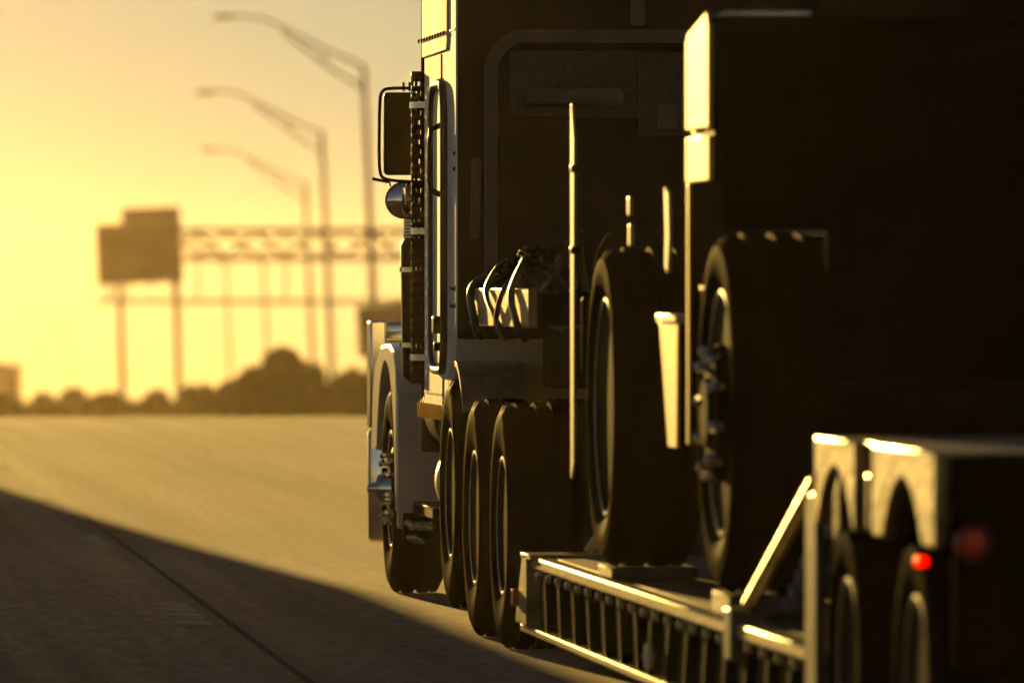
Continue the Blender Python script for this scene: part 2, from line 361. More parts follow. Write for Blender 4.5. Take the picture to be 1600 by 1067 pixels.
box('junction_box', (3.56, 3.66), (40.05, 40.164), (2.10, 2.20), 'steel_black', T)
box('rear_vent', (3.42, 3.47), (40.13, 40.164), (1.75, 2.12), 'panel_trim', T, b=.02)
box('rear_window', (4.62, 5.4), (40.13, 40.164), (1.75, 2.15), 'glass_dark', T, b=.01)
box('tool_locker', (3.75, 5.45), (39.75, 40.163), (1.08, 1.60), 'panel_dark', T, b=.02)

# cab, bonnet, fenders, bumper
prism('cab', [(42.75, .95), (42.75, 2.85), (43.35, 2.9), (43.75, 2.75), (44.1, 1.75), (44.1, .95)], 3.56, 5.66, 'x', 'white_paint', T, b=.05, seg=3)
box('cab_door', (3.545, 3.57), (42.95, 43.85), (1.02, 2.6), 'white_paint', T, b=.01)
box('side_window', (3.538, 3.56), (43.05, 43.7), (1.85, 2.5), 'glass_dark', T, b=.01)
prism('windshield', [(44.12, 1.8), (44.08, 1.8), (43.78, 2.68), (43.82, 2.68)], 3.7, 5.52, 'x', 'glass_dark', T)
prism('bonnet', [(44.1, .9), (44.1, 1.78), (45.0, 1.74), (46.0, 1.66), (46.15, 1.55), (46.15, .7)], 3.95, 5.27, 'x', 'white_paint', T, b=.06, seg=3)
box('radiator_grille', (4.05, 5.17), (46.14, 46.2), (.75, 1.58), 'chrome', T, b=.02)
fen = [(43.92, .42), (43.90, 1.02), (43.95, 1.14), (44.1, 1.22), (44.4, 1.255), (44.9, 1.245), (45.3, 1.16), (45.5, .98), (45.56, .7), (45.30, .7)] + arc(44.62, .55, .60, 15, 169, 18) + [(43.98, .42)]
def fender(x0, x1): return prism('front_fender', fen, x0, x1, 'x', 'fender_paint', T, b=.02, seg=2)
fender(3.372, 3.95); fender(5.27, 5.848)
box('fender_back', (3.375, 3.70), (43.86, 43.905), (.34, 1.02), 'fender_paint', T, b=.012)
box('mud_flap', (3.40, 3.70), (43.80, 43.83), (.26, .42), 'rubber', T, b=.006)
for (x, z, l, a) in ((3.41, .375, .07, .35), (3.44, .36, .10, -.2), (3.42, .30, .08, .5), (3.47, .345, .07, .1)):
    tube('step_bracket', [(x, 43.78, z), (x + l * .4, 43.76, z + .02 * math.cos(a * 9)), (x + l, 43.78, z - l * a * .6)], [.016, .024, .012], 'brushed', T, seg=8)
box('cab_step', (3.44, 3.72), (42.5, 43.7), (.42, .48), 'steel_black', T)
# tall chrome bumper and grille guard
prism('bumper', [(46.25, .22), (46.42, .2), (46.5, .3), (46.5, .78), (46.25, .8)], 3.415, 5.805, 'x', 'chrome', T, b=.02, seg=3)
gd = prism('grille_guard', [(46.22, .80), (46.46, .80), (46.46, 1.33), (46.40, 1.36), (46.22, 1.36)], 3.415, 3.50, 'x', 'chrome', T, b=.012)
box('guard_bar', (3.50, 5.72), (46.30, 46.37), (1.26, 1.35), 'chrome', T, b=.02, seg=3)
box('guard_bar', (3.50, 5.72), (46.30, 46.37), (1.02, 1.08), 'chrome', T, b=.02, seg=3)
box('guard_mesh', (3.50, 3.9), (46.32, 46.35), (.8, 1.25), 'brushed', T, b=.004)
prism('grille_guard', [(46.22, .80), (46.46, .80), (46.46, 1.33), (46.40, 1.36), (46.22, 1.36)], 5.72, 5.805, 'x', 'chrome', T, b=.012)
# exhaust stack with perforated shield, air cleaner
def stack(xc):
    s = lathe('exhaust_stack', [(.75, .0), (.75, .075), (4.15, .075), (4.2, .085), (4.2, .07), (4.0, .06)], (xc, 42.27, 0), 'steel_black', T, axis='z', seg=28)
    bm = bmesh.new(); c = Vector((xc, 42.27, 0)); nz, na = 64, 40; r = .122; rows = []
    for i in range(nz + 1):
        z = 1.08 + i * (2.56 - 1.08) / nz
        rows.append([bm.verts.new(c + Vector((r * math.cos(math.tau * k / na), r * math.sin(math.tau * k / na), z))) for k in range(na)])
    for i in range(nz):
        for k in range(na):
            if i % 2 == 1 and k % 2 == (i // 2) % 2 and 2 < i < nz - 2: continue         # the punched holes
            bm.faces.new((rows[i][k], rows[i][(k + 1) % na], rows[i + 1][(k + 1) % na], rows[i + 1][k]))
    sh = finish('heat_shield', bm, 'steel_rim', T); md = sh.modifiers.new('t', 'SOLIDIFY'); md.thickness = .004
    for z in (1.2, 1.8, 2.4): lathe('clamp', [(-.015, .124), (-.015, .129), (.015, .129), (.015, .124)], c + Vector((0, 0, z)), 'chrome', sh, axis='z', seg=28, closed=True)
    return s
stack(3.44); stack(5.78)
def cleaner(xc):
    a = lathe('air_cleaner', [(1.06, 0), (1.06, .13), (1.10, .175), (1.74, .185), (1.76, .175), (1.77, .165), (1.87, .165), (1.89, .15), (1.92, .05), (1.92, 0)], (xc, 43.62, 0), 'steel_black', T, axis='z', seg=36)
    for i in range(6): lathe('intake_rib', [(-.005, .164), (-.005, .172), (.005, .172), (.005, .164)], (xc, 43.62, 1.78 + i * .016), 'brushed', a, axis='z', seg=36, closed=True)
    for z in (1.25, 1.62): lathe('strap', [(-.012, .18), (-.012, .189), (.012, .189), (.012, .18)], (xc, 43.62, z), 'chrome', a, axis='z', seg=36, closed=True)
cleaner(3.556); cleaner(5.664)
# west coast mirrors
def mirror(sx):
    f = (lambda x: x) if sx < 0 else (lambda x: 2 * 4.61 - x)
    X = lambda a, b_: tuple(sorted((f(a), f(b_))))
    Y = 43.75
    h = box('mirror', X(3.300, 3.475), (Y, Y + .06), (2.085, 2.495), 'steel_black', T, b=.022, seg=3)
    box('mirror_glass', X(3.312, 3.463), (Y - .006, Y - .001), (2.10, 2.48), 'panel_dark', h, b=.004)
    tube('mirror_bracket', soft([(f(3.58), Y + .03, 2.50), (f(3.47), Y + .03, 2.515), (f(3.32), Y + .03, 2.515), (f(3.293), Y + .03, 2.50), (f(3.281), Y + .03, 2.46), (f(3.279), Y + .03, 2.2), (f(3.281), Y + .03, 2.10), (f(3.30), Y + .03, 2.065), (f(3.40), Y + .03, 2.055), (f(3.58), Y + .03, 2.05)]), .0085, 'steel_black', T, seg=8)
    for x in (3.40, 3.43): tube('bracket_pin', [(f(x), Y + .03, 2.50), (f(x), Y + .03, 2.545)], .006, 'steel_black', h, seg=6)
    tube('bracket_arm', [(f(3.245), Y + .01, 2.068), (f(3.33), Y + .02, 2.05), (f(3.33), Y + .02, 2.03)], .009, 'steel_black', h, seg=6)
    r = lathe('round_mirror', [(.05, 0), (.045, .05), (.02, .085), (0, .092), (-.006, .088)], (f(3.398), Y, 1.962), 'steel_black', T, axis='y', seg=32)
    lathe('mirror_glass', [(-.03, 0), (-.026, .04), (-.014, .07), (-.003, .086)], (f(3.398), Y - .001, 1.962), 'mirror_glass', r, axis='y', seg=32)
    tube('mirror_bracket', [(f(3.398), Y + .03, 2.06), (f(3.398), Y + .05, 1.96), (f(3.56), Y + .05, 1.94)], .008, 'steel_black', T, seg=8)
mirror(-1); mirror(1)
# fuel tanks, frame
for (a, s) in ((3.37, 1), (5.85, -1)):
    xc = a + s * .21
    tk = lathe('fuel_tank', [(41.05, 0), (41.055, .16), (41.07, .195), (41.1, .21), (42.4, .21), (42.43, .195), (42.44, 0)], (xc, 0, .955), 'steel_black', T, axis='y', seg=48)
    for y in (41.3, 42.2): lathe('tank_strap', [(-.03, .211), (-.03, .216), (.03, .216), (.03, .211)], (xc, y, .955), 'steel_black', tk, axis='y', seg=48, closed=True)
    xc = a - s * .03 + s * .19
    lathe('air_tank', [(40.92, 0), (40.925, .14), (40.94, .175), (40.97, .19), (41.16, .19), (41.19, .175), (41.2, 0)], (xc, 0, .635), 'brushed', T, axis='y', seg=48)
for x in (4.18, 4.97): box('frame_rail', (x, x + .08), (36.55, 46.1), (.72, .98), 'steel_black', T)
box('cross_member', (4.26, 4.97), (36.6, 36.7), (.72, .98), 'steel_black', T)
fw = prism('fifth_wheel', [(4.12, 38.7), (5.10, 38.7), (5.10, 37.7), (4.8, 37.5), (4.66, 38.2), (4.56, 38.2), (4.42, 37.5), (4.12, 37.7)], 1.10, 1.17, 'z', 'steel_black', T)
# wheels: steer, lifted pusher axle, two drive axles
c0 = (3.52, 44.62, .522); sw = make_wheel('wheel', T, c0, -1, kind='steer')
make_wheel('wheel', T, (5.70, 44.62, .522), 1, kind='steer')
c1 = (3.46, 39.0, .522); dw = make_wheel('wheel', T, c1, -1); d2 = make_wheel('wheel', T, (5.76, 39.0, .522), 1)
for (y, z) in ((37.62, .522), (40.28, .60)):
    copy_wheel(dw, T, c1, (3.46, y, z)); copy_wheel(d2, T, c1, (5.76 - 3.46 + 3.46, y, z)).location = Vector((5.76, y, z)) - ABS[T]
inn = None
for y in (37.62, 39.0):
    for x in (3.77, 5.45):
        if inn is None: inn = lathe('inner_tyre', tyre_prof(.52, .27, .29), (x, y, .522), 'rubber', T, seg=40)
        else: dup(inn, T, (x, y, .522))
for y, z in ((37.62, .522), (39.0, .522), (40.28, .6), (44.62, .522)): tube('axle', [(3.6, y, z), (5.62, y, z)], .07, 'steel_black', T)
prism('axle_fender', [(40.85, .86)] + arc(40.28, .60, .60, 25, 140, 12) + arc(40.28, .60, .575, 140, 25, 12), 3.36, 3.64, 'x', 'lip', T, b=.004)
# air and electric lines from the cab's back to the trailer
for k in range(4):
    x = 3.55 + .09 * k; zs = 1.64 + .03 * k
    pts = [Vector((x, 40.12, zs - .1))]
    for i in range(1, 13):
        t = i / 12; pts.append(Vector((x + .06 * math.sin(t * 9 + k), 40.12 - 2.6 * t, zs - .22 * math.sin(t * math.pi) * (1 + .3 * k) + .05 * t + .03 * math.sin(t * 17 + 2 * k))))
    tube('air_hose', soft(pts, 1), .013, 'hose_rubber', T, seg=8)

# ------------------------------------------------------------------ lowboy trailer
TX0, TX1 = 3.28, 5.88
TR = thing('lowboy_trailer', 'dark low loader trailer with ribbed side behind the semi truck', 'trailer', (4.58, 31, 0))
goose = prism('gooseneck', [(40.0, 1.36), (37.0, 1.36), (36.2, 1.2), (35.9, .9), (35.72, .9), (35.72, 1.3), (36.3, 1.53), (40.0, 1.53)], 4.0, 5.16, 'x', 'trailer_paint', TR, b=.012)
box('gooseneck_side', (3.40, 3.44), (37.05, 39.95), (1.362, 1.529), 'rail_worn', TR, b=.005)
box('neck_deck', (3.44, 5.72), (37.0, 39.98), (1.375, 1.515), 'steel_black', TR, b=.01)
box('kingpin_plate', (4.15, 5.07), (37.6, 38.8), (1.172, 1.36), 'steel_black', TR)
prism('neck_upright', [(35.95, .42), (35.95, 1.25), (35.72, 1.25), (35.55, .42)], 3.9, 5.26, 'x', 'trailer_paint', TR, b=.01)
prism('front_bracket', [(36.12, .17), (35.80, .455), (35.62, .46), (35.62, .17)], TX0 - .02, TX0 + .04, 'x', 'rail_worn', TR, b=.006)
box('front_cap', (TX0 - .02, TX0 + .32), (35.45, 35.86), (.44, .462), 'rail_worn', TR, b=.004)
box('front_beam', (TX0 + .04, TX1 - .04), (35.6, 35.95), (.17, .42), 'trailer_paint', TR, b=.01)
box('red_marker', (TX0 - .045, TX0 - .022), (35.95, 36.03), (.24, .31), 'red_lens', TR, b=.006)
for s in (0, 1):
    xa = TX0 if s == 0 else TX1 - .07
    box('top_rail', (xa, xa + .07), (28.62, 35.6), (.405, .452), 'rail_worn', TR, b=.008)
    box('top_rail', (xa, xa + .07), (26.62, 28.42), (.405, .452), 'rail_worn', TR, b=.008)
    box('stake_pocket', (xa - .02, xa + .09), (28.42, 28.62), (.33, .50), 'trailer_paint', TR, b=.01)
    box('bottom_rail', (xa, xa + .06), (26.62, 36.1), (.135, .165), 'rail_worn', TR, b=.005)
    box('side_web', ((xa + .09) if s == 0 else xa - .04, (xa + .11) if s == 0 else xa - .02), (26.62, 35.95), (.165, .41), 'steel_black', TR, b=.002)
rib = None
for s in (0, 1):
    for i in range(15):
        y = 35.2 - i * .58; lean = .10 if i < 7 else -.14
        x = TX0 + .012 if s == 0 else TX1 - .058
        r_ = prism('outrigger', [(y - .022, .405), (y + .022, .405), (y + .022 - lean, .165), (y - .022 - lean, .165)], x, x + .046, 'x', 'steel_black', TR, b=.004)
bolt = None
for i in range(22):
    y = 35.3 - i * .4
    if bolt is None: bolt = lathe('rail_bolt', [(-.022, 0), (-.02, .014), (0, .018)], (TX0 + .012, y, .385), 'lip', TR, seg=8)
    else: dup(bolt, TR, (ABS[bolt].x, y, .385))
for i in range(10):                         # deck boards, running lengthwise
    x = TX0 + .075 + i * .2455
    box('deck_board', (x, x + .238), (26.65, 35.55), (.41, .452 + rnd.uniform(-.004, .004)), 'plank_wood', TR, b=.004)
lathe('side_lamp', [(.0, 0), (.0, .016), (.03, .018), (.032, .022), (.05, .022), (.052, .017), (.085, .015), (.09, 0)], (TX0 - .012, 31.0, .20), 'clear_lens', TR, axis='z', seg=16)
# rear part over the axles
box('rear_upright', (TX0 - .005, TX0 + .03), (26.32, 26.58), (.12, .92), 'trailer_paint', TR, b=.012)
box('rear_upright', (TX1 - .07, TX1 + .005), (26.32, 26.58), (.12, .92), 'trailer_paint', TR, b=.012)
box('rear_bulkhead', (TX0 + .07, TX1 - .07), (26.35, 26.5), (.2, 1.0), 'trailer_paint', TR, b=.01)
box('rear_platform', (TX0 + .03, TX1 - .03), (23.72, 26.28), (1.0, 1.088), 'rail_worn', TR, b=.006)
def rear_fender(y0, y1, yc, x0, x1):
    a = [(yy, zz) for yy, zz in arc(yc, .43, .575, 44, 136, 12)]
    poly = [(y1, 1.09), (y1, .83)] + a + [(y0, .83), (y0, 1.09)]
    poly = [(min(max(p, y0), y1), q) for p, q in poly]
    return prism('wheel_fender', poly, x0, x1, 'x', 'fender_worn', TR, b=.008)
for s in (0, 1):
    x0, x1 = (TX0 - .01, TX0 + .028) if s == 0 else (TX1 - .028, TX1 + .01)
    rear_fender(25.38, 26.30, 25.84, x0, x1); rear_fender(23.70, 24.98, 24.36, x0, x1)
    box('fender_stay', (x0 + .01, x1 + .01), (25.13, 25.20), (.84, 1.0), 'trailer_paint', TR)
tb = box('tail_board', (TX0 + .035, TX1 - .035), (23.60, 23.70), (.5, 1.08), 'machine_paint', TR, b=.012)
tlm = box('side_marker', (TX0 - .045, TX0 - .012), (23.81, 23.84), (.78, .805), 'red_lit', TR, b=.006)
tl = lathe('tail_light', [(-.03, 0), (-.028, .035), (-.018, .047), (0, .05)], (3.36, 23.598, .85), 'red_dim', TR, axis='y', seg=28)
led = None
for rr_, nn in ((.0, 1), (.017, 6), (.034, 12)):
    for q in range(nn):
        p = Vector((3.36 + rr_ * math.cos(q * math.tau / nn), 23.575 + (.008 if rr_ > .03 else 0), .85 + rr_ * math.sin(q * math.tau / nn)))
        if led is None: led = lathe('led', [(-.008, 0), (-.005, .005), (.004, .006)], p, 'red_led', tl, axis='y', seg=8); lo_ = ABS[led] - p
        else: dup(led, tl, p + lo_)
dup(tl, TR, (5.80, ABS[tl].y, .85))
tube('diagonal_brace', [at(1170, 945, 28.1), at(1275, 752, 26.45)], .024, 'rail_worn', TR, seg=12)
cw = (3.42, 25.84, .43); lw = make_wheel('wheel', TR, cw, -1, Rt=.43, w=.25, r0=.25)
copy_wheel(lw, TR, cw, (3.42, 24.36, .43))
cw2 = (5.74, 25.84, .43); rw = make_wheel('wheel', TR, cw2, 1, Rt=.43, w=.25, r0=.25)
copy_wheel(rw, TR, cw2, (5.74, 24.36, .43))
for y in (25.84, 24.36): tube('axle', [(3.5, y, .43), (5.66, y, .43)], .06, 'steel_black', TR)

# ------------------------------------------------------------------ the wheeled machine carried on the trailer
M = thing('wheeled_machine', 'dark heavy wheeled machine chained down on the low loader trailer', 'machine', (4.58, 31.4, .455))
cA = (3.45, 32.85, 1.09); wA = make_wheel('wheel', M, cA, -1, Rt=.59, w=.34, r0=.40, kind='drive')
cB = (3.45, 29.05, 1.12); wB = make_wheel('wheel', M, cB, -1, Rt=.59, w=.34, r0=.40, kind='planet')
cC = (5.71, 32.85, 1.09); make_wheel('wheel', M, cC, 1, Rt=.59, w=.34, r0=.40, kind='drive')
make_wheel('wheel', M, (5.71, 29.05, 1.12), 1, Rt=.59, w=.34, r0=.40, kind='planet')
for y, z in ((32.85, 1.09), (29.05, 1.12)): tube('axle', [(3.55, y, z), (5.6, y, z)], .11, 'steel_black', M)
box('chassis', (3.75, 5.41), (29.21, 34.0), (1.02, 1.55), 'machine_paint', M, b=.03)
# engine box over the rear axle: sun painted on sides, shade on rear, sloping top edge
eb = prism('engine_cover', [(29.90, 2.06), (29.90, 2.365), (29.32, 2.425), (29.23, 2.425), (29.23, 2.06)], 3.30, 5.86, 'x', 'machine_paint', M, b=.008)
for xa in (3.28, 5.861): prism('cover_side', [(29.92, 2.062), (29.92, 2.36), (29.86, 2.385), (29.30, 2.445), (29.25, 2.40), (29.25, 2.062)], xa, xa + .019, 'x', 'machine_sunlit', M, b=.004)
prism('top_edge', [(3.30, 2.426), (3.34, 2.446), (3.62, 2.446), (3.62, 2.426)], 29.21, 29.27, 'y', 'brushed', M, b=.006)
box('cover_louver', (3.36, 5.80), (29.205, 29.229), (2.09, 2.38), 'machine_paint', M, b=.004)
box('cover_hinge', (3.30, 5.86), (29.24, 29.9), (2.035, 2.059), 'steel_black', M, b=.002)
for xa in (3.28, 5.861): box('side_panel', (xa, xa + .019), (29.24, 29.92), (1.885, 2.035), 'machine_sunlit', M, b=.004)
box('lower_cover', (3.30, 5.86), (29.24, 29.90), (1.885, 2.034), 'machine_paint', M, b=.004)
box('rear_panel', (3.32, 5.84), (29.16, 29.20), (1.72, 2.30), 'machine_paint', M, b=.02)
box('rear_counterweight', (3.66, 5.50), (29.10, 29.158), (1.0, 1.95), 'cab_dark', M, b=.006)
box('edge_frame', (3.285, 3.295), (29.88, 29.93), (1.0, 1.884), 'machine_sunlit', M, b=.006)
prism('tank_side', [(30.95, 1.41), (30.36, 1.41), (30.40, .98), (30.66, .98)], 3.30, 3.312, 'x', 'machine_sunlit', M, b=.003)  # sunlit tank side as a bright plate; dark tank behind paints its shade
box('fuel_tank', (3.315, 3.75), (30.42, 30.85), (1.0, 1.40), 'cab_dark', M, b=.02)
box('tank_cap', (3.29, 3.345), (30.34, 30.97), (1.41, 1.44), 'guard_pale', M, b=.006)
prism('mirror_arm', [(30.70, 1.88), (30.58, 1.86), (30.55, 1.7), (30.60, 1.58), (30.68, 1.6), (30.66, 1.72)], 3.29, 3.304, 'x', 'guard_pale', M, b=.004)
box('hand_rail', (3.30, 3.314), (31.95, 32.02), (1.68, 1.76), 'guard_pale', M, b=.006)
box('hand_rail', (3.30, 3.314), (31.98, 32.05), (1.79, 1.86), 'guard_pale', M, b=.006)
cb = prism('operator_cab', [(30.3, 1.5), (30.3, 3.0), (30.5, 3.15), (32.3, 3.15), (32.75, 2.3), (32.75, 1.5)], 4.62, 5.76, 'x', 'cab_dark', M, b=.05, seg=3)
box('cab_window', (4.75, 5.62), (30.285, 30.302), (2.5, 2.95), 'glass_dark', cb, b=.002)
prism('front_guard', [(33.90, .80), (33.80, .86), (33.80, 2.10), (33.89, 2.235), (33.92, 2.235), (33.92, .80)], 3.275, 3.285, 'x', 'guard_pale', M, b=.006)
for z in (1.97, 1.66): box('guard_clamp', (3.266, 3.30), (33.80, 33.86), (z, z + .03), 'steel_black', M, b=.006)
box('front_panel', (3.31, 5.85), (33.80, 33.9), (1.2, 1.5), 'machine_paint', M, b=.02)
for x in (3.42, 3.53): tube('exhaust_pipe', [(x, 29.5, 2.42), (x, 29.5, 3.25)], .022, 'steel_black', M)

# timber pads under the machine's wheels
for (x, y, h, lab) in ((3.45, 32.85, .042, 'front left'), (5.71, 32.85, .042, 'front right'), (3.45, 29.05, .072, 'rear left'), (5.71, 29.05, .072, 'rear right')):
    setp(box('timber_pad', (x - .15, x + .17), (y - .25, y + .25), (.458, .458 + h), 'plank_wood', None, b=.006), 'flat timber pad under the ' + lab + ' wheel of the carried machine', 'timber pad', 'pads under the machine wheels')

# tie-down chains
link_me = None
def chain(label, pts, r=.035, wire=.010, m='lip'):
    bm = bmesh.new(); pts = [Vector(p) for p in pts]
    ds = [0]
    for a, b_ in zip(pts, pts[1:]): ds.append(ds[-1] + (b_ - a).length)
    nL = int(ds[-1] / (r * 1.5))
    for k in range(nL):
        d = ds[-1] * (k + .5) / nL; i = max(j for j in range(len(ds) - 1) if ds[j] <= d); t = (d - ds[i]) / max(1e-6, ds[i + 1] - ds[i])
        p = pts[i].lerp(pts[i + 1], t); dr = (pts[i + 1] - pts[i]).normalized()
        s = dr.cross(Vector((0, 0, 1)));  s = s.normalized() if s.length > .01 else Vector((1, 0, 0)); u = s.cross(dr)
        if k % 2: s, u = u, -s
        bm_tube(bm, [p + dr * r * math.cos(a * math.tau / 8) + s * r * .6 * math.sin(a * math.tau / 8) for a in range(8)], wire, 5, closed=True)
    bmesh.ops.recalc_face_normals(bm, faces=bm.faces)
    o = finish('tie_down_chain', bm, m); setp(o, label, 'chain', 'chains on the trailer'); return o
chain('steel chain from the trailer deck to the front wheel of the carried machine', [(3.45, 34.9, .50), (3.46, 34.3, .62), (3.5, 33.5, .86)])
chain('steel chain at the rear wheel of the carried machine', [(3.40, 28.0, .52), (3.5, 28.3, .66), (3.72, 28.6, 1.02)])
chain('loose chain heaped on the trailer gooseneck behind the sleeper', [(3.50 + .05 * math.sin(i * 1.9), 39.7 - i * .115, 1.56 + .04 * abs(math.sin(i * 1.1)) + .005 * i) for i in range(22)], .04, .012, 'steel_black')
def strap_over(label, y, dz, run, r):  # dark straps laid on the side plate stand in for hose shadows
    o = tube('shadow_strap', soft([(3.62, y + .1, 1.54), (3.48, y + .04, 1.55 + dz), (3.392, y, 1.545), (3.375, y - run * .3, 1.48), (3.38, y - run * .75, 1.41), (3.385, y - run, 1.36), (3.42, y - run * .9, 1.31)]), r, 'hose_rubber', None, seg=8)
    setp(o, label, 'strap', 'straps put in for shadows on the gooseneck')
strap_over('thick black strap put in for a hose shadow on the gooseneck side nearest the sleeper', 39.7, .05, .25, .02)
strap_over('black strap put in for a shadow slanting rearward over the middle of the gooseneck side', 39.0, .12, .75, .013)
strap_over('black strap put in for a shadow slanting forward over the middle of the gooseneck side', 38.0, .10, -.45, .012)
strap_over('black strap put in for a hose shadow on the rear end of the gooseneck side', 37.7, .16, .35, .017)

# ------------------------------------------------------------------ street lamps, gantry, signs beyond the crest
LEAN = R(-2.4)                              # the roadside stands upright; the truck's lane is banked
def make_lamp(label, loc):
    t = thing('street_lamp', label, 'street lamp', loc, 'lamps along the highway', local=True, rot=(0, LEAN, 0))
    tube('pole', [(0, 0, -.5), (0, 0, 7), (0, 0, 14.0)], [.16, .13, .10], 'galvanised', t, seg=12)
    arm = [(0, 0, 13.9), (-1.3, 0, 14.55), (-2.6, 0, 15.3), (-3.0, 0, 15.52), (-3.4, 0, 15.68), (-3.9, 0, 15.78), (-4.3, 0, 15.80)]
    tube('upper_arm', arm, [.06, .055, .05, .05, .045, .04, .035], 'galvanised', t, seg=8)
    tube('lower_arm', [(0, 0, 13.1), (-1.3, 0, 14.05), (-2.7, 0, 15.2)], .055, 'galvanised', t, seg=8)
    tube('arm_stay', [(-1.3, 0, 14.05), (-1.3, 0, 14.55)], .04, 'galvanised', t, seg=6)
    tube('arm_stay', [(-2.55, 0, 15.07), (-2.6, 0, 15.3)], .04, 'galvanised', t, seg=6)
    lathe('lamp_head', [(-.42, 0), (-.40, .05), (-.1, .095), (.25, .075), (.42, .04), (.42, 0)], (-4.6, 0, 15.77), 'galvanised', t, axis='x', seg=16)
    box('lens', (-4.9, -4.4), (-.1, .1), (15.66, 15.70), 'clear_lens', t)
    return t
lamp0 = None
spots = [(568, 100, 300, 'nearest and tallest street lamp with double arm, beside the truck mirror'),
         (503, 205, 359, 'second street lamp from the truck, arm reaching left over the highway'),
         (477, 285, 432, 'third street lamp from the truck, arm just above the gantry'),
         (411, 392, 620, 'fourth street lamp from the truck, rising behind the gantry truss'),
         (352, 400, 650, 'fifth street lamp from the truck, pole just right of the big sign'),
         (101, 510, 1100, 'faint far street lamp left of the big sign'),
         (64, 548, 1420, 'faintest street lamp near the left edge of the picture')]
for px, py, Y, lab in spots:
    top = at(px, py, Y); loc = (top.x - 14 * math.sin(LEAN), top.y, top.z - 14 * math.cos(LEAN))
    if lamp0 is None: lamp0 = o = make_lamp(lab, loc)
    else: o = dup_tree(lamp0); o.location = loc; o['label'] = lab
GY = 330
G = thing('sign_gantry', 'overhead steel truss sign gantry crossing the highway', 'gantry', tuple(at(230, 450, GY) - Vector((0, 0, 7))))
k = GY / FPX
pz = lambda py: at(500, py, GY).z
px_ = lambda px: at(px, 450, GY).x
x0, x1 = px_(170), px_(900)
for (py, dy) in ((360, -.6), (360, .6), (404, -.6), (404, .6)):
    tube('chord', [(x0, GY + dy, pz(py)), (x1, GY + dy, pz(py))], .10, 'galvanised', G, seg=8)
tube('walkway_rail', [(px_(150), GY - .9, pz(471)), (x1, GY - .9, pz(471))], .08, 'galvanised', G, seg=8)
nb = 16; st = (x1 - x0) / nb
for i in range(nb):
    for dy in (-.6, .6):
        a, c = (360, 404) if i % 2 else (404, 360)
        tube('brace', [(x0 + i * st, GY + dy, pz(a)), (x0 + (i + 1) * st, GY + dy, pz(c))], .065, 'galvanised', G, seg=6)
        if dy < 0: tube('brace', [(x0 + i * st, GY + dy, pz(c)), (x0 + (i + 1) * st, GY + dy, pz(a))], .06, 'galvanised', G, seg=6)
    if i % 3 == 0: tube('hanger', [(x0 + i * st, GY - .7, pz(360)), (x0 + i * st, GY - .9, pz(471))], .045, 'galvanised', G, seg=6)
for px in (185, 273):
    tube('column', [(px_(px) - .0, GY, pz(360)), (px_(px) + .25, GY, hill(GY) - .5)], .13, 'galvanised', G, seg=12)
tube('column', [(x1, GY, pz(360)), (x1 + .25, GY, hill(GY) - .5)], .16, 'galvanised', G, seg=12)
def sign(label, px0, px1, py0, py1, Y, posts=(), m='sign_back', step=None, lean=.05):
    c = at((px0 + px1) / 2, (py0 + py1) / 2, Y)
    t = thing('road_sign', label, 'road sign', tuple(c), local=True, rot=(0, LEAN, 0)); s = Y / FPX
    w_, h_ = (px1 - px0) * s, (py1 - py0) * s
    box('sign_board', (-w_ / 2, w_ / 2), (-.04, .04), (-h_ / 2, h_ / 2), m, t, b=.02)
    if step:
        a0, a1, bt = step
        box('sign_board', (-w_ / 2 + a0 * w_, w_ / 2), (-.035, .035), (h_ / 2 + .01, h_ / 2 + bt * s), m, t, b=.02)
    for q in posts: box('post', ((q - .5) * w_ - .06, (q - .5) * w_ + .06), (.05, .17), (-h_ / 2 - 5.5, h_ / 2), 'galvanised', t)
    for q in (.12, .37, .62, .88): box('stiffener', ((q - .5) * w_ - .04, (q - .5) * w_ + .04), (.045, .12), (-h_ / 2 - .55 if not posts else -h_ / 2, h_ / 2), 'galvanised', t)
sign('large dark stepped highway sign mounted on the gantry', 151, 284, 348, 443, GY - 1.1, step=(.31, 1, 23))
sign('small dark road sign above the trees beside the truck bumper', 558, 640, 477, 556, 285, posts=(.2, .8))

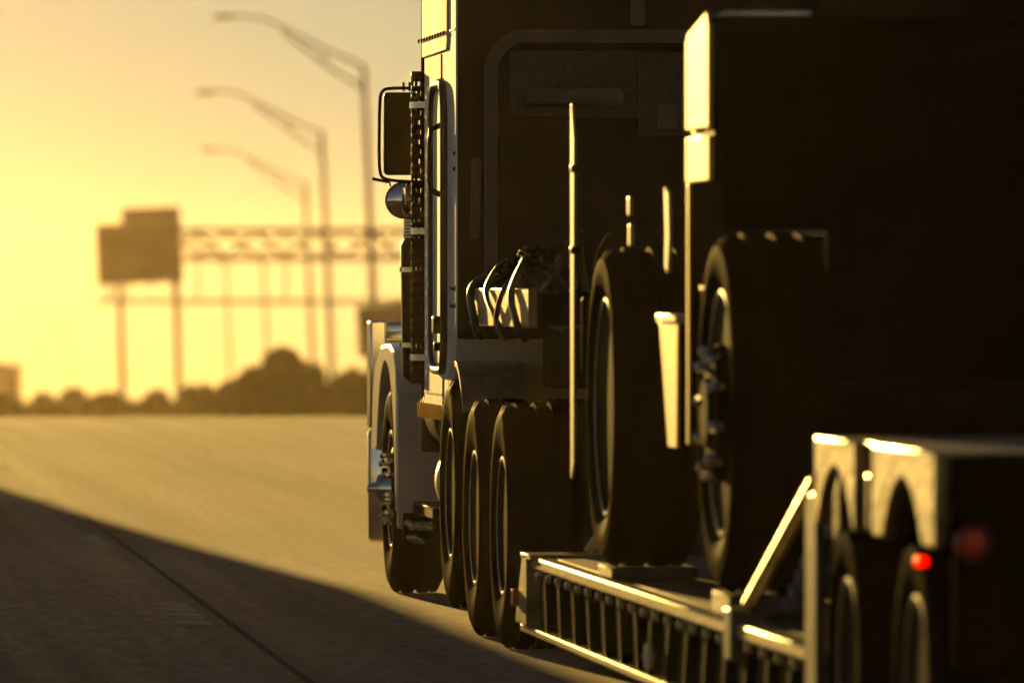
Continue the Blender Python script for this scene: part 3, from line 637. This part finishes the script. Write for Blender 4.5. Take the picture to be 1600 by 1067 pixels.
# ------------------------------------------------------------------ trees and the far building
def leaves(bm, c, rx, ry, rz, n_, size):
    for _ in range(n_):
        while True:
            v = Vector((rnd.uniform(-1, 1), rnd.uniform(-1, 1), rnd.uniform(-1, 1)))
            if .15 < v.length < 1: break
        v *= v.length ** -.35 if v.length > .3 else 1
        p = Vector(c) + Vector((v.x * rx, v.y * ry, v.z * rz))
        d = Vector((rnd.gauss(0, 1), rnd.gauss(0, 1), rnd.gauss(0, 1))).normalized(); e = d.cross(Vector((rnd.random(), rnd.random(), 1))).normalized()
        s = size * rnd.uniform(.6, 1.4)
        bm.faces.new([bm.verts.new(p + d * s), bm.verts.new(p + e * s * .5), bm.verts.new(p - d * s), bm.verts.new(p - e * s * .5)])
def tree(name, label, px0, px1, py, Y, group, m='leaf', lobes=9, nl=420, size=.16):
    a, c = at(px0, 640, Y), at(px1, 640, Y); top = at((px0 + px1) / 2, py, Y).z; gz = hill(Y) - .1
    w_ = c.x - a.x; cx = (a.x + c.x) / 2; h = top - gz
    t = thing(name, label, 'tree' if name == 'tree' else 'shrub', (cx, Y, gz), group)
    r = .035 * h
    bm = bmesh.new(); bm_tube(bm, [(cx, Y, gz - .2), (cx + .02 * h, Y, gz + .3 * h), (cx - .01 * h, Y, gz + .7 * h)], [r, r * .75, r * .3], 8)
    bm2 = bmesh.new()
    vis = at(px0, 665, Y).z; band = top - vis
    for i in range(lobes):
        u = -1 + 2 * (i + .5) / lobes + rnd.uniform(-.08, .08); env = max(.12, 1 - abs(u) ** 3.6) * rnd.uniform(.55, 1.0)
        if i == lobes // 2: env = 1
        lr = min(w_ * .16, band * .45) * rnd.uniform(.75, 1.25)
        lx, ly = cx + u * (w_ / 2 - lr * .5), Y + rnd.uniform(-.25, .25) * w_
        lz = vis + band * env - lr * .8
        bm_tube(bm, [(cx, Y, gz + .25 * h), ((cx + lx) / 2, (Y + ly) / 2, (gz + .3 * h + lz) / 2), (lx, ly, lz)], [r * .5, r * .3, r * .12], 5)
        leaves(bm2, (lx, ly, lz), lr, lr, lr * rnd.uniform(.75, .95), nl // 2, size)
        zz = lz - lr
        while zz > vis - band * .6:                     # the crown goes on below
            leaves(bm2, (lx + rnd.uniform(-.3, .3) * lr, ly, zz), lr * 1.15, lr * 1.1, lr, nl // 2, size); zz -= lr * 1.1
    finish('trunk', bm, 'bark', t); finish('crown', bm2, m, t, smooth=False)
tree('tree', 'largest bushy tree, between the gantry and the truck', 362, 522, 546, 262, 'trees beyond the crest', lobes=18, nl=700)
tree('tree', 'lower tree at the left foot of the largest bushy tree', 335, 440, 578, 255, 'trees beyond the crest', lobes=11, nl=500)
tree('tree', 'tree right of the largest bushy tree, under the small sign', 480, 620, 578, 258, 'trees beyond the crest', 'leaf_dry', lobes=14, nl=600)
tree('tree', 'tree hidden mostly behind the truck front, right of the small sign', 575, 720, 560, 268, 'trees beyond the crest', lobes=14, nl=600)
tree('tree', 'pale thin tree top beside the truck stack behind the small sign', 590, 660, 470, 300, 'trees beyond the crest', 'leaf_dry', lobes=10, nl=160)
for i, (a, c, y_, Y, lab) in enumerate([(-60, 70, 614, 300, 'low shrub at the left edge in front of the far building'), (20, 115, 618, 310, 'low shrub just right of the far building'), (80, 155, 607, 330, 'rounded shrub under the far street lamp'),
        (120, 230, 612, 320, 'low shrub at the foot of the left gantry column'), (190, 300, 610, 315, 'wide low shrub at the foot of the right gantry column'), (260, 380, 602, 305, 'taller shrub between the gantry and the bushy trees')]):
    tree('shrub', lab, a, c, y_, Y, 'shrubs along the horizon', 'leaf' if i % 2 else 'leaf_dry', lobes=9, nl=420)
BY = 520; ba, bb = at(-90, 640, BY), at(34, 572, BY)
B = thing('far_building', 'flat-roofed building in haze at the left edge of the horizon', 'building', (ba.x, BY, hill(BY)))
box('wall', (ba.x, bb.x), (BY, BY + 9), (hill(BY) - .5, bb.z), 'building_wall', B, b=.05)
box('roof', (ba.x - .1, bb.x + .1), (BY - .1, BY + 9.1), (bb.z, bb.z + .15), 'building_wall', B, b=.02)
for i in range(3):
    for j in range(2):
        x = ba.x + .6 + i * 1.5; z = bb.z - 1.6 - j * 2.6
        wn = box('window', (x, x + .9), (BY - .06, BY - .003), (z, z + 1.1), 'galvanised', B, b=.01); box('pane', (x + .07, x + .83), (BY - .075, BY - .062), (z + .07, z + 1.03), 'window_glass', wn, b=0)

# ------------------------------------------------------------------ haze
bm = bmesh.new(); bm_box(bm, -960, 960, -70, 1640, -27, 13.5)
hz = finish('haze', bm, 'grass', smooth=False); hz['kind'] = 'stuff'
hm = bpy.data.materials.new('haze'); hm.use_nodes = True; n = hm.node_tree; n.nodes.clear()
ho = n.nodes.new('ShaderNodeOutputMaterial'); pv = n.nodes.new('ShaderNodeVolumePrincipled')
pv.inputs['Color'].default_value = (1, .78, .50, 1); pv.inputs['Density'].default_value = .00004; pv.inputs['Anisotropy'].default_value = .93
n.links.new(pv.outputs[0], ho.inputs['Volume']); hz.data.materials[0] = hm
